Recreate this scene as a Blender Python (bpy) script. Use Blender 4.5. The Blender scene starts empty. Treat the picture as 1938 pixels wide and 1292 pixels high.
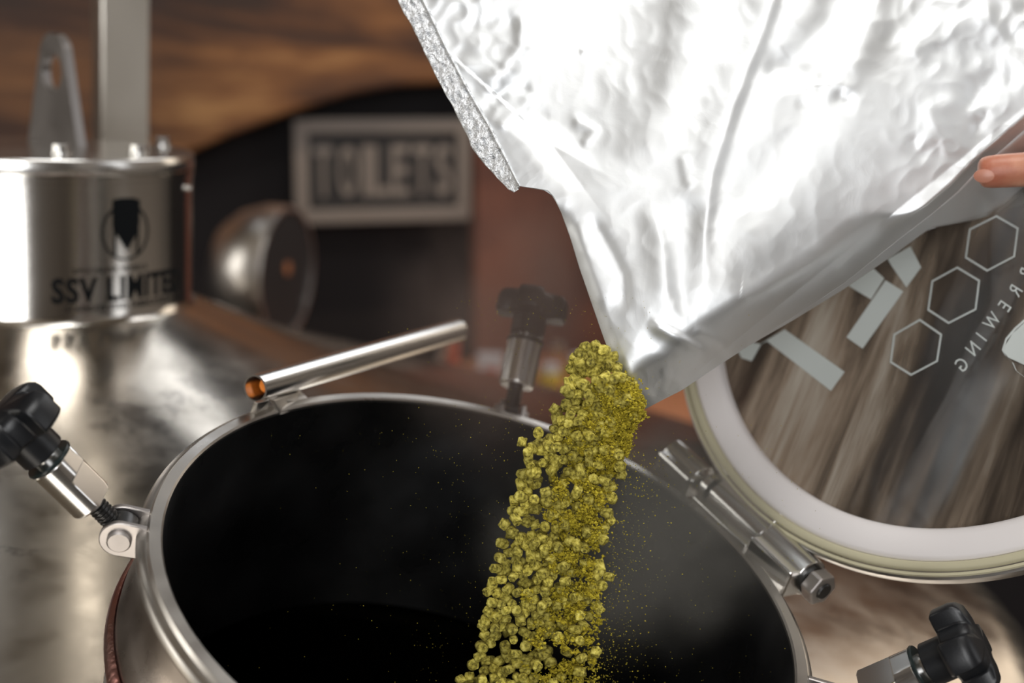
import bpy, bmesh, math, random
from mathutils import Vector, Matrix, noise
random.seed(7)
sc = bpy.context.scene
PI = math.pi
# ------------------------------------------------------------------ camera
PITCH, ROLL, FPX = math.radians(11), math.radians(3), 2692.0
FW = Vector((0, math.cos(PITCH), -math.sin(PITCH)))
_r = Vector((1, 0, 0)); _u = _r.cross(FW)
RT = math.cos(ROLL)*_r + math.sin(ROLL)*_u
UP = -math.sin(ROLL)*_r + math.cos(ROLL)*_u
cam_d = bpy.data.cameras.new('camera'); cam = bpy.data.objects.new('camera', cam_d)
sc.collection.objects.link(cam)
m = Matrix((RT, UP, -FW)).transposed().to_4x4(); cam.matrix_world = m
cam_d.sensor_width = 36; cam_d.lens = 36*FPX/1938; cam_d.clip_start = .02
cam_d.dof.use_dof = True; cam_d.dof.focus_distance = .885; cam_d.dof.aperture_fstop = 3.6
sc.camera = cam
def ray(px, py): return FW + RT*((px-969)/FPX) - UP*((py-646)/FPX)
def P(px, py, d): return ray(px, py)*d            # world point seen at a pixel of the photograph, at depth d
# ------------------------------------------------------------------ world, lights, exposure
w = bpy.data.worlds.new('world'); sc.world = w; w.use_nodes = True
w.node_tree.nodes['Background'].inputs[0].default_value = (.55, .66, .8, 1)
w.node_tree.nodes['Background'].inputs[1].default_value = .25
vs = sc.view_settings
vs.view_transform = 'Standard'; vs.look = 'None'; vs.exposure = 0; vs.gamma = 1; vs.use_curve_mapping = False

def area(name, loc, target, sx, sy, radiance, col):
    l = bpy.data.lights.new(name, 'AREA'); l.shape = 'RECTANGLE'; l.size = sx; l.size_y = sy
    l.color = col; l.energy = radiance*PI*sx*sy
    o = bpy.data.objects.new(name, l); sc.collection.objects.link(o); o.location = loc
    o.rotation_euler = (Vector(target)-Vector(loc)).to_track_quat('-Z', 'Y').to_euler()
    return o
area('window_light', (.0, -3.8, .95), (.0, 0, .6), 1.6, 3.2, 7.8, (.985, .99, 1))
area('side_window_light', (4.1, .1, .9), (0, -.1, .3), 1.7, 2.6, 1.5, (.95, .97, 1))
area('side_window_light', (-3.95, .6, .7), (0, .8, .2), 1.0, 2.2, 3.0, (1, .97, .9))
area('overhead_light', (.5, .3, 2.42), (.5, .3, 0), 1.5, 1.1, 7.0, (1, .99, .97))
area('overhead_light', (2.3, 2.9, 2.42), (2.3, 2.9, 0), 1.9, 1.8, 3.0, (1, .98, .97))  # unseen, added over the right back to whiten the handle tube's reflection
area('added_ceiling_light', (-1.5, 2.8, 2.42), (-1.5, 2.8, 0), .6, .8, .7, (.93, .97, 1))  # added unseen ceiling panel for the pale reflection on the shell's left
area('added_high_light', (-.18, 3.2, 1.95), (-.1, 1.0, .3), .26, .75, 2.2, (.93, .96, 1))  # unseen panel added to put the bright reflected band on the shell
area('added_strip_light', (1.25, 3.80, 2.0), (1.0, 1.0, .2), 1.9, .7, 2.6, (.96, .98, 1))  # unseen strip added to whiten reflections on tube, sleeve and hinge
area('lamp', (-.78, 3.0, 2.40), (-.78, 3.0, 0), .08, .2, 1.4, (1, .85, .55))
area('added_back_light', (2.75, 4.15, 1.0), (1.9, 1.0, .2), 1.5, 1.7, 1.5, (1, .86, .70))  # unseen warm panel added to brighten the shell's right side
def spot(name, loc, target, power, col, size, blend):
    l = bpy.data.lights.new(name, 'SPOT'); l.energy = power; l.color = col; l.spot_size = math.radians(size); l.spot_blend = blend; l.shadow_soft_size = .06
    o = bpy.data.objects.new(name, l); sc.collection.objects.link(o); o.location = loc
    o.rotation_euler = (Vector(target)-Vector(loc)).to_track_quat('-Z', 'Y').to_euler(); return o
spot('wall_spotlight', (-.15, 2.5, 2.0), P(690, 60, 3.6), 105, (1, .80, .58), 33, 1.)

# ------------------------------------------------------------------ helpers
def hit(px, py, o, n):
    r = ray(px, py); return r*(o.dot(n)/r.dot(n))
WORLDLOC = {}
def tag(o, label=None, cat=None, group=None, kind=None):
    if label: o['label'] = label
    if cat: o['category'] = cat
    if group: o['group'] = group
    if kind: o['kind'] = kind
    return o
def empty(name, loc, label, cat, group=None):
    o = bpy.data.objects.new(name, None); o.empty_display_size = .05
    sc.collection.objects.link(o); o.location = loc
    WORLDLOC[o.name] = Matrix.Translation(Vector(loc)); return tag(o, label, cat, group)
def mk(name, verts, faces, mat, parent=None, smooth=40, frame=None, mats=None, fmi=None):
    """mesh object from WORLD coordinates; frame (3x3 columns) sets its local axes"""
    verts = [Vector(v) for v in verts]
    c = sum(verts, Vector())/max(1, len(verts))
    F = Matrix.Translation(c) @ (frame.to_4x4() if frame else Matrix.Identity(4))
    inv = F.inverted()
    me = bpy.data.meshes.new(name); me.from_pydata([inv @ v for v in verts], [], faces)
    me.validate()
    if mats:
        for mm in mats: me.materials.append(mm)
        for p, i in zip(me.polygons, fmi): p.material_index = i
    elif mat: me.materials.append(mat)
    bm = bmesh.new(); bm.from_mesh(me); bmesh.ops.recalc_face_normals(bm, faces=bm.faces); bm.to_mesh(me); bm.free()
    if smooth:
        for p in me.polygons: p.use_smooth = True
        me.set_sharp_from_angle(angle=math.radians(smooth))
    o = bpy.data.objects.new(name, me); sc.collection.objects.link(o)
    WORLDLOC[o.name] = F
    if parent:
        o.parent = parent; o.matrix_local = WORLDLOC[parent.name].inverted() @ F
    else: o.matrix_world = F
    return o
def axes(z, hint=Vector((0, 0, 1))):
    z = Vector(z).normalized()
    if abs(z.dot(hint)) > .99: hint = Vector((1, 0, 0))
    x = hint.cross(z).normalized(); return x, z.cross(x), z
def lathe(prof, o, z, seg=48, x=None, closed=False):
    """profile [(r, h)] around axis z through o"""
    if x is None: x, y, z = axes(z)
    else: z = Vector(z).normalized(); y = z.cross(x)
    V = []; Fc = []; n = len(prof); idx = []
    for r, h in prof:
        if r < 1e-7: idx.append([len(V)]); V.append(o+z*h)
        else:
            idx.append(list(range(len(V), len(V)+seg)))
            for i in range(seg):
                a = 2*PI*i/seg; V.append(o+z*h+x*(r*math.cos(a))+y*(r*math.sin(a)))
    rng = range(n) if closed else range(n-1)
    for k in rng:
        A, B = idx[k], idx[(k+1) % n]
        for i in range(seg):
            j = (i+1) % seg
            if len(A) == 1 and len(B) == 1: continue
            if len(A) == 1: Fc.append((A[0], B[i], B[j]))
            elif len(B) == 1: Fc.append((A[i], A[j], B[0]))
            else: Fc.append((A[i], A[j], B[j], B[i]))
    return V, Fc
def prism(poly, ext):
    """poly: list of world points, extruded by vector ext"""
    n = len(poly); V = [Vector(p) for p in poly]+[Vector(p)+ext for p in poly]
    F = [tuple(range(n))[::-1], tuple(range(n, 2*n))]
    F += [(i, (i+1) % n, n+(i+1) % n, n+i) for i in range(n)]
    return V, F
def boxo(c, x, y, z, sx, sy, sz):
    c = Vector(c); V = []
    for k in (-1, 1):
        for a, b in ((-1, -1), (1, -1), (1, 1), (-1, 1)): V.append(c+x*(a*sx/2)+y*(b*sy/2)+z*(k*sz/2))
    return V, [(3, 2, 1, 0), (4, 5, 6, 7), (0, 1, 5, 4), (1, 2, 6, 5), (2, 3, 7, 6), (3, 0, 4, 7)]
X, Y, Z = Vector((1, 0, 0)), Vector((0, 1, 0)), Vector((0, 0, 1))
def join(*VF):
    V = []; F = []
    for v, f in VF:
        b = len(V); V += list(v); F += [tuple(i+b for i in q) for q in f]
    return V, F
def tube(pts, rad, seg=20, caps=True):
    """tube along points (radius number or list)"""
    pts = [Vector(p) for p in pts]; n = len(pts)
    if not isinstance(rad, (list, tuple)): rad = [rad]*n
    V = []; F = []; x = None
    for i, p in enumerate(pts):
        t = (pts[min(i+1, n-1)]-pts[max(i-1, 0)]).normalized()
        if x is None: x = axes(t)[0]
        x = (x-t*x.dot(t)).normalized(); y = t.cross(x)
        for k in range(seg):
            a = 2*PI*k/seg; V.append(p+x*(rad[i]*math.cos(a))+y*(rad[i]*math.sin(a)))
    for i in range(n-1):
        for k in range(seg):
            j = (k+1) % seg; F.append((i*seg+k, i*seg+j, (i+1)*seg+j, (i+1)*seg+k))
    if caps: F.append(tuple(range(seg))[::-1]); F.append(tuple(range((n-1)*seg, n*seg)))
    return V, F
def bevel(o, wd, seg=2, ang=35):
    b = o.modifiers.new('bevel', 'BEVEL'); b.width = wd; b.segments = seg; b.limit_method = 'ANGLE'; b.angle_limit = math.radians(ang)
    return o
def text_polys(s, size=1.0, bold=0.0, spacing=1.0, align='CENTER'):
    """flat text as (verts2d, faces), centred"""
    cu = bpy.data.curves.new('t', 'FONT'); cu.body = s; cu.size = size; cu.offset = bold
    cu.space_character = spacing; cu.align_x = align; cu.resolution_u = 3
    ob = bpy.data.objects.new('t', cu); sc.collection.objects.link(ob)
    dg = bpy.context.evaluated_depsgraph_get(); me = bpy.data.meshes.new_from_object(ob.evaluated_get(dg))
    bm = bmesh.new(); bm.from_mesh(me); bmesh.ops.triangulate(bm, faces=bm.faces); 
    bmesh.ops.subdivide_edges(bm, edges=[e for e in bm.edges if e.calc_length() > size*.25], cuts=2)
    bmesh.ops.triangulate(bm, faces=bm.faces); bm.to_mesh(me); bm.free()
    V = [(v.co.x, v.co.y) for v in me.vertices]; F = [tuple(p.vertices) for p in me.polygons]
    bpy.data.objects.remove(ob); bpy.data.meshes.remove(me)
    return V, F

# ------------------------------------------------------------------ materials
def mat(name, col=(.5, .5, .5), rough=.5, metal=0., **kw):
    m = bpy.data.materials.new(name); m.use_nodes = True
    b = m.node_tree.nodes['Principled BSDF']
    b.inputs['Base Color'].default_value = (*col, 1); b.inputs['Roughness'].default_value = rough; b.inputs['Metallic'].default_value = metal
    for k, v in kw.items(): b.inputs[k.replace('_', ' ')].default_value = v
    return m
class N:
    def __init__(s, m): s.m = m; s.t = m.node_tree; s.b = s.t.nodes['Principled BSDF']
    def n(s, ty, **kw):
        d = s.t.nodes.new(ty)
        for k, v in kw.items():
            if k.startswith('i_'):
                key = k[2:].replace('_', ' '); d.inputs[int(key) if key.isdigit() else key].default_value = v
            else: setattr(d, k, v)
        return d
    def l(s, a, b): s.t.links.new(a, b)
    def coord(s, scale=(1, 1, 1), kind='Object', rot=(0, 0, 0)):
        tc = s.n('ShaderNodeTexCoord'); mp = s.n('ShaderNodeMapping'); mp.inputs['Scale'].default_value = scale; mp.inputs['Rotation'].default_value = rot
        s.l(tc.outputs[kind], mp.inputs[0]); return mp.outputs[0]
    def noise(s, v, scale, detail=3, rough=.5, dist=0):
        d = s.n('ShaderNodeTexNoise'); d.inputs['Scale'].default_value = scale; d.inputs['Detail'].default_value = detail
        d.inputs['Roughness'].default_value = rough; d.inputs['Distortion'].default_value = dist; s.l(v, d.inputs['Vector']); return d.outputs['Fac']
    def ramp(s, f, stops, interp='LINEAR'):
        d = s.n('ShaderNodeValToRGB'); r = d.color_ramp; r.interpolation = interp
        while len(r.elements) < len(stops): r.elements.new(.5)
        for e, (p, c) in zip(r.elements, stops):
            e.position = p; e.color = (*c, 1) if not isinstance(c, (int, float)) else (c, c, c, 1)
        s.l(f, d.inputs[0]); return d.outputs[0]
    def bump(s, h, st, dist=.01):
        d = s.n('ShaderNodeBump'); d.inputs['Strength'].default_value = st; d.inputs['Distance'].default_value = dist; s.l(h, d.inputs['Height'])
        s.l(d.outputs[0], s.b.inputs['Normal']); return d

def steel(name, col=(.62, .6, .57), rough=.25, var=.08, bscale=(1, 1, 60), bst=.06, nscale=6):
    m = mat(name, col, rough, 1.0); q = N(m)
    v = q.coord(); f = q.noise(v, nscale, 4)
    q.l(q.ramp(f, [(.3, rough-var), (.7, rough+var)]), q.b.inputs['Roughness'])
    v2 = q.coord(bscale); g = q.noise(v2, 40, 2); q.bump(g, bst, .001)
    return m
M = {}
M['neck'] = steel('neck_steel', (.60, .575, .54), .14, .03, (1, 1, 60), .05)
M['rim'] = steel('rim_steel', (.66, .63, .59), .34, .08, (1, 1, 1), .05, 30)
M['bright'] = steel('bright_steel', (.78, .77, .75), .2, .05, (1, 1, 1), .03)
M['dullsteel'] = steel('dull_plate', (.48, .45, .43), .42, .06, (1, 1, 1), .08, 20)
M['post'] = steel('post_steel', (.6, .56, .5), .38, .05, (60, 60, 1), .08)
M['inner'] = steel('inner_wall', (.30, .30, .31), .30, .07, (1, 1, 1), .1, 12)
M['black'] = mat('black_plastic', (.006, .007, .009), .38)
q = N(M['black']); q.bump(q.noise(q.coord(), 900, 2), .12, .0004)
M['rubber'] = mat('dark_washer', (.012, .02, .02), .3)
M['thread'] = mat('dark_thread', (.09, .09, .09), .35, 1.0)
M['print'] = mat('black_print', (.004, .005, .006), .7)
M['print'].node_tree.nodes['Principled BSDF'].inputs['Specular IOR Level'].default_value = .1
M['orange'] = mat('orange_reflection', (.9, .25, .02), .45)  # warm reflection inside the handle tube, put into the colour
M['gasket'] = mat('cream_gasket', (.56, .52, .36), .5)
M['gasket_white'] = mat('white_seal', (.84, .80, .79), .42)
M['frost'] = mat('frosted_print', (.56, .60, .58), .6)
M['redrubber'] = mat('red_paint', (.55, .09, .03), .5)
M['yellow'] = mat('yellow_plastic', (.72, .55, .03), .45)
M['white'] = mat('white_plastic', (.75, .73, .75), .45)
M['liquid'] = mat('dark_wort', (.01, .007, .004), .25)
# tank shell: satin steel with water stains and faint heat tint around the manhole
m = mat('shell_steel', (.56, .52, .46), .2, 1.0); q = N(m); M['shell'] = m
v = q.coord()
st = q.noise(v, 16, 6, .65); mask = q.ramp(q.noise(v, 3.2, 2), [(.5, 0.), (.62, 1.)])
stm = q.ramp(st, [(.54, 0.), (.6, 1.)])
mul = q.n('ShaderNodeMath', operation='MULTIPLY'); q.l(stm, mul.inputs[0]); q.l(mask, mul.inputs[1])
mx = q.n('ShaderNodeMix', data_type='RGBA'); mx.inputs['A'].default_value = (.60, .55, .48, 1); mx.inputs['B'].default_value = (.24, .22, .2, 1)
m2 = q.n('ShaderNodeMath', operation='MULTIPLY', i_1=.55); q.l(mul.outputs[0], m2.inputs[0]); q.l(m2.outputs[0], mx.inputs['Factor'])
q.l(mx.outputs['Result'], q.b.inputs['Base Color'])
q.l(q.ramp(q.noise(v, 22, 5, .6), [(.3, .13), (.7, .24)]), q.b.inputs['Roughness'])
q.bump(q.noise(v, 4, 1), .22, .01)
# heat-tinted weld collar
m = mat('weld_steel', (.5, .3, .26), .3, 1.0); q = N(m); M['weld'] = m
q.l(q.ramp(q.noise(q.coord(), 9, 3), [(.35, (.62, .20, .17)), (.55, (.62, .34, .30)), (.7, (.6, .5, .45))]), q.b.inputs['Base Color'])
q.bump(q.noise(q.coord(), 260, 2), .4, .0015)
M['collar'] = steel('collar_steel', (.52, .46, .42), .3, .06, (1, 1, 1), .1, 25)
# foil
m = mat('foil', (.91, .935, .95), .45, 1.0); q = N(m); M['foil'] = m
v = q.coord()
q.l(q.ramp(q.noise(v, 14, 4), [(.3, .44), (.7, .60)]), q.b.inputs['Roughness'])
n1 = q.noise(v, 34, 6, .55, .8)
q.bump(n1, .10, .003)
m = mat('foil_seam', (.86, .88, .9), .3, 1.0); q = N(m); M['seam'] = m
q.bump(q.noise(q.coord((1, 1, 1)), 260, 4, .7), .8, .0025)
# hops
def hop(name, c1, c2, c3, bs=900):
    m = mat(name, c1, .85); q = N(m); oi = q.n('ShaderNodeObjectInfo'); v = q.coord()
    col = q.ramp(q.noise(v, 420, 4, .6), [(.34, c3), (.5, c1), (.66, c2)])
    hs = q.n('ShaderNodeHueSaturation'); q.l(col, hs.inputs['Color'])
    mr = q.n('ShaderNodeMapRange', i_3=.72, i_4=1.25); q.l(oi.outputs['Random'], mr.inputs[0]); q.l(mr.outputs[0], hs.inputs['Value'])
    q.l(hs.outputs[0], q.b.inputs['Base Color']); q.bump(q.noise(v, bs, 4, .7), .6, .0008); return m
M['hop'] = hop('hop_green', (.52, .44, .065), (.84, .74, .18), (.11, .09, .012))
M['powder'] = hop('hop_powder', (.46, .37, .02), (.70, .58, .05), (.16, .12, .01))
# wood / wall
m = mat('aged_wood', (.2, .09, .04), .6); q = N(m); M['wood'] = m
v = q.coord((.35, 1, 2.2)); f = q.noise(v, 2.6, 6, .62, .6)
q.l(q.ramp(f, [(.36, (.014, .008, .006)), (.48, (.07, .026, .010)), (.58, (.22, .09, .028)), (.7, (.46, .24, .09))]), q.b.inputs['Base Color'])
q.bump(q.noise(q.coord((.3, 1, 6)), 9, 4), .3, .01)
m = mat('red_brown_wall', (.1, .04, .03), .8); q = N(m); M['brickwall'] = m
q.l(q.ramp(q.noise(q.coord(), 3.5, 4), [(.35, (.09, .034, .026)), (.6, (.24, .085, .05))]), q.b.inputs['Base Color'])
M['darkwall'] = mat('dark_wall', (.011, .008, .009), .8)
M['room'] = mat('room_plaster', (.32, .28, .24), .8)
m = mat('ceiling_boards', (.42, .35, .27), .7); q = N(m); M['ceil'] = m
q.l(q.ramp(q.noise(q.coord((1, .3, 1)), 1.2, 3), [(.36, (.12, .10, .08)), (.5, (.34, .27, .19)), (.64, (.50, .42, .31))]), q.b.inputs['Base Color'])
m = mat('floor_concrete', (.1, .09, .08), .6); q = N(m); M['floor'] = m
q.l(q.ramp(q.noise(q.coord(), 2, 5), [(.3, (.06, .055, .05)), (.7, (.14, .13, .115))]), q.b.inputs['Base Color'])
M['copper'] = mat('copper', (.60, .25, .12), .5, .45)
M['signblack'] = mat('sign_black', (.02, .019, .02), .55)
M['signcream'] = mat('sign_cream', (.25, .215, .19), .6)
M['drum'] = steel('drum_steel', (.88, .84, .80), .3, .04)
m = mat('skin', (.62, .27, .17), .45); q = N(m); M['skin'] = m
q.b.inputs['Subsurface Weight'].default_value = .15; q.b.inputs['Subsurface Radius'].default_value = (.006, .002, .001)
q.l(q.ramp(q.noise(q.coord(), 60, 4), [(.35, (.50, .17, .10)), (.65, (.68, .33, .21))]), q.b.inputs['Base Color'])
q.bump(q.noise(q.coord((1, 1, 1)), 420, 3), .25, .0006)
M['nail'] = mat('nail', (.58, .25, .17), .38)
# lid glass: wet, streaked with dried runs
m = bpy.data.materials.new('streaked_glass'); m.use_nodes = True; M['glass'] = m; q = N(m)
b = q.b; b.inputs['Roughness'].default_value = .3
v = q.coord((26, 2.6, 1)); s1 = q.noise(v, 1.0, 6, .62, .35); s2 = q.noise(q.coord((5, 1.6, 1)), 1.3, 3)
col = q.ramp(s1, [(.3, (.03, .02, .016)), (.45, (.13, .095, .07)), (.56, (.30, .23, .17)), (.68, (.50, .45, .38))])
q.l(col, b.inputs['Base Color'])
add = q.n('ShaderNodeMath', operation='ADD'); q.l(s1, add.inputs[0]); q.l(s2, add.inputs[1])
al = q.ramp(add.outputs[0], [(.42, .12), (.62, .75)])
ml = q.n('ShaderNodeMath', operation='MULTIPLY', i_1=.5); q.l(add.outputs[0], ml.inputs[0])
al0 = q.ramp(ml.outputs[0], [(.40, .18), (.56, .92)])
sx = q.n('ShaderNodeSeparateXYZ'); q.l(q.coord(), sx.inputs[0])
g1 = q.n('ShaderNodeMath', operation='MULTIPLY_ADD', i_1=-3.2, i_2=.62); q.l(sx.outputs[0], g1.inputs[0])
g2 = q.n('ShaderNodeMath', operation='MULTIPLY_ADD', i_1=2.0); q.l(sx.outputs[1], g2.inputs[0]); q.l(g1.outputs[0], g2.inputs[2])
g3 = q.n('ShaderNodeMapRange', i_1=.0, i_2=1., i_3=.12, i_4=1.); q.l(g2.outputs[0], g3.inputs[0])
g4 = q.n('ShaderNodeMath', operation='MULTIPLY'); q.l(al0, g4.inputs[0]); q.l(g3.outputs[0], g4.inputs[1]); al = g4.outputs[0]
gl = q.n('ShaderNodeBsdfGlossy'); gl.inputs['Roughness'].default_value = .04
tr = q.n('ShaderNodeBsdfTransparent'); tr.inputs['Color'].default_value = (.86, .88, .86, 1)
fr = q.n('ShaderNodeFresnel'); fr.inputs['IOR'].default_value = 1.5
mg = q.n('ShaderNodeMixShader'); q.l(fr.outputs[0], mg.inputs[0]); q.l(tr.outputs[0], mg.inputs[1]); q.l(gl.outputs[0], mg.inputs[2])
ms = q.n('ShaderNodeMixShader'); q.l(al, ms.inputs[0]); q.l(mg.outputs[0], ms.inputs[1]); q.l(b.outputs[0], ms.inputs[2])
q.l(ms.outputs[0], q.t.nodes['Material Output'].inputs['Surface'])

# ------------------------------------------------------------------ room
ZF, ZC = -2.3, 2.5
def struct(name, VF, mt, smooth=0): o = mk(name, *VF, mt, smooth=smooth); o['kind'] = 'structure'; return o
struct('floor', boxo((0, .4, ZF-.05), X, Y, Z, 8.4, 9.6, .1), M['floor'])
struct('ceiling', boxo((0, .4, ZC+.05), X, Y, Z, 8.4, 9.6, .1), M['ceil'])
struct('wall_left', boxo((-4.15, .4, .1), X, Y, Z, .1, 9.6, 4.8), M['room'])
struct('wall_right', boxo((4.25, .4, .1), X, Y, Z, .1, 9.6, 4.8), M['room'])
struct('wall_front', boxo((0, -4.0, .1), X, Y, Z, 8.4, .1, 4.8), M['room'])
WO = P(720, 320, 3.6); yaw = math.radians(18)
WX = Vector((math.cos(yaw), math.sin(yaw), 0)); WN = Vector((math.sin(yaw), -math.cos(yaw), 0))
struct('wall_back', boxo(WO-WN*.12+Z*(.1-WO.z), WX, -WN, Z, 9.5, .1, 4.8), M['darkwall'])
def wallpoly(pts, off, th):
    pp = [hit(x, y, WO+WN*off, WN) for x, y in pts]; return prism(pp, WN*th)
FRW = Matrix((WX, -WN, Z)).transposed()
arch = [(-2600, 360), (-700, 330), (120, 330), (280, 318), (400, 262), (480, 232), (560, 202), (650, 176), (740, 160), (900, 150), (1100, 158), (2600, 200), (2600, -900), (-2600, -900)]
o = mk('trim_1', *wallpoly(arch, 0, .1), M['wood'], frame=FRW, smooth=0); o['kind'] = 'structure'; bevel(o, .01)
brick = [(890, 190), (1400, 212), (1400, 2200), (890, 2200)]
o = mk('wall_back_side', *wallpoly(brick, 0, .06), M['brickwall'], frame=FRW, smooth=0); o['kind'] = 'structure'
bm_ = mk('ceiling_beam', *boxo((-.62, 2.2, ZC-.09), X, Y, Z, .16, 4.6, .18), M['darkwall'], smooth=0); bm_['kind'] = 'structure'
# sign on the dark wall
def WP(px, py, off): return hit(px, py, WO+WN*off, WN)
so = WP(724, 322, .02); tilt = math.radians(2.5)
SX = (WX*math.cos(tilt)+Z*math.sin(tilt)); SZ = (Z*math.cos(tilt)-WX*math.sin(tilt)); FRS = Matrix((SX, -WN, SZ)).transposed()
sw = (WP(893, 322, .02)-WP(562, 322, .02)).length; sh = (WP(724, 224, .02)-WP(724, 418, .02)).length
sign = empty('toilets_sign', so-SZ*sh/2, 'black rectangular sign with cream border reading TOILETS, on the dark wall', 'sign')
bevel(mk('board', *boxo(so, SX, WN, SZ, sw, .02, sh), M['signblack'], sign, frame=FRS, smooth=0), .004)
bw = .034
for (cx, cz, ax, az) in ((0, sh/2-bw/2, sw, bw), (0, -sh/2+bw/2, sw, bw), (-sw/2+bw/2, 0, bw, sh-2*bw), (sw/2-bw/2, 0, bw, sh-2*bw)):
    bevel(mk('border', *boxo(so+WN*.016+SX*cx+SZ*cz, SX, WN, SZ, ax, .014, az), M['signcream'], sign, frame=FRS, smooth=0), .003)
for i, ch in enumerate('TOILETS'):
    tv, tf = text_polys(ch, 1, .02)
    xs = [a[0] for a in tv]; ys = [a[1] for a in tv]
    lw = (.046 if ch != 'I' else .02)*sw/.44; lh = sh*.5
    cxp = (-.160, -.099, -.052, -.015, .035, .092, .147)[i]*sw/.44*.98+.008
    V = [so+WN*.0115+SX*(cxp+((a-min(xs))/(max(xs)-min(xs))-.5)*lw)+SZ*(((b-min(ys))/(max(ys)-min(ys))-.5)*lh) for a, b in tv]
    mk('letter', V, tf, M['signcream'], sign, frame=FRS, smooth=0)

# ------------------------------------------------------------------ brewing vessel
RC = Vector((-.00699, .84366, -.30931)); RN = Vector((.22231, -.25127, .94204)).normalized()
_o = Vector((RN.x, RN.y, 0)).normalized(); RU = (_o-RN*_o.dot(RN)).normalized(); RV = RN.cross(RU)
def RD(deg): a = math.radians(deg); return RU*math.cos(a)+RV*math.sin(a)
def RTg(deg): return RN.cross(RD(deg))
AX = Vector((-.4697, 1.3667, 0)); ZB = -.245
vessel = empty('brewing_vessel', (AX.x, AX.y, ZF), 'large steel brewing vessel, round open manhole in its sloping top, neck lettered SSV LIMITED', 'brewing tank')
# shell
prof = []; zz = ZB+.40*.012; rp = .1395
for i in range(101):
    r = .1395+(.93-.1395)*i/100; sl_ = .40+(.28-.40)*max(0, min(1, (r-.25)/.1)); zz -= sl_*(r-rp); rp = r; prof.append((r, zz))
r0, z0 = prof[-1]
for i in range(1, 19):
    t = i/18*(PI/2-math.atan(.28)); a0 = math.atan(.28)
    prof.append((r0+.10*(math.sin(a0+t)-math.sin(a0)), z0-.10*(math.cos(a0)-math.cos(a0+t))))
r1, z1 = prof[-1]
for i in range(1, 10): prof.append((r1, z1+(ZF+.02-z1)*i/9))
SEG = 420
V, Fc = lathe(prof, AX, Z, SEG, X)
keep = []
def rimdist(p):
    d = p-RC; h = d.dot(RN); return (d-RN*h), h
inside = []
for p in V:
    q_, h = rimdist(p); inside.append(q_.length < .207 and abs(h) < .25)
for f in Fc:
    if not all(inside[i] for i in f): keep.append(f)
used = set(i for f in keep for i in f)
for i in used:
    if inside[i]:
        q_, h = rimdist(V[i]); V[i] = V[i]+q_*(.207/max(q_.length, 1e-6)-1)
ids = {i: k for k, i in enumerate(sorted(used))}
mk('shell', [V[i] for i in sorted(used)], [tuple(ids[i] for i in f) for f in keep], M['shell'], vessel, 30)
# inner tank floor of dark wort and inner wall
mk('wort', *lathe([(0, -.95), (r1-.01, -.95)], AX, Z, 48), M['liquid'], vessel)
# manhole collar outside + rim + inner wall, one profile each (heights along RN)
mk('collar', *lathe([(.2175, -.150), (.2172, -.072), (.2165, -.062), (.2125, -.052), (.2095, -.042), (.2078, -.03), (.2075, -.012)], RC, RN, 160), M['collar'], vessel)
mk('weld_bead', *lathe([(.2210, -.084), (.2224, -.077), (.2208, -.071), (.2180, -.0685), (.2165, -.072), (.216, -.080)], RC, RN, 200), M['weld'], vessel)
mk('manhole_rim', *lathe([(.2, -.003), (.2, -.0012), (.2012, 0), (.2078, -.0003), (.2086, -.0016), (.2092, -.003), (.2128, -.0045), (.2145, -.0075), (.214, -.011), (.211, -.0135), (.2075, -.0145)], RC, RN, 200), M['rim'], vessel)
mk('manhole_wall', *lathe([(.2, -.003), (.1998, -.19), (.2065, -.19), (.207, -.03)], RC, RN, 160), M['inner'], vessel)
# neck
NR = .1515
nk = mk('neck', *lathe([(NR+.006, ZB-.004), (NR+.002, ZB+.001), (NR, ZB+.006), (NR, -.1215), (NR+.0012, -.121), (NR+.0012, -.1165), (NR-.004, -.116), (NR-.004, -.1145)], AX, Z, 128), M['neck'], vessel)
mk('neck_cover', *lathe([(NR-.004, -.115), (NR+.001, -.1147), (NR+.0015, -.1135), (NR+.0015, -.1022), (NR+.0005, -.1009), (0, -.1009)], AX, Z, 128), M['bright'], vessel)
def hexbolt(name, p, z, r, h, parent, mt, x=None):
    xx, yy, zz = axes(z)
    poly = [p+xx*(r*math.cos(PI/3*i))+yy*(r*math.sin(PI/3*i)) for i in range(6)]
    return bevel(mk(name, *prism(poly, zz*h), mt, parent, 0), r*.12)
for px, py in ((115, 291), (262, 291), (308, 276)):
    hb = hit(px, py, Vector((0, 0, -.1009)), Z); 
    b_ = hexbolt('cover_bolt', hb, Z, .0075, .009, vessel, M['bright'])
    mk('washer', *lathe([(0, 0), (.0095, 0), (.0095, .0015), (0, .0015)], hb, Z, 20), M['bright'], b_)
hexbolt('neck_screw', Vector((AX.x, AX.y, -.132))+Vector((math.sin(math.radians(88)), -math.cos(math.radians(88)), 0))*NR, Vector((1, 0, 0)), .003, .004, vessel, M['bright'])
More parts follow.
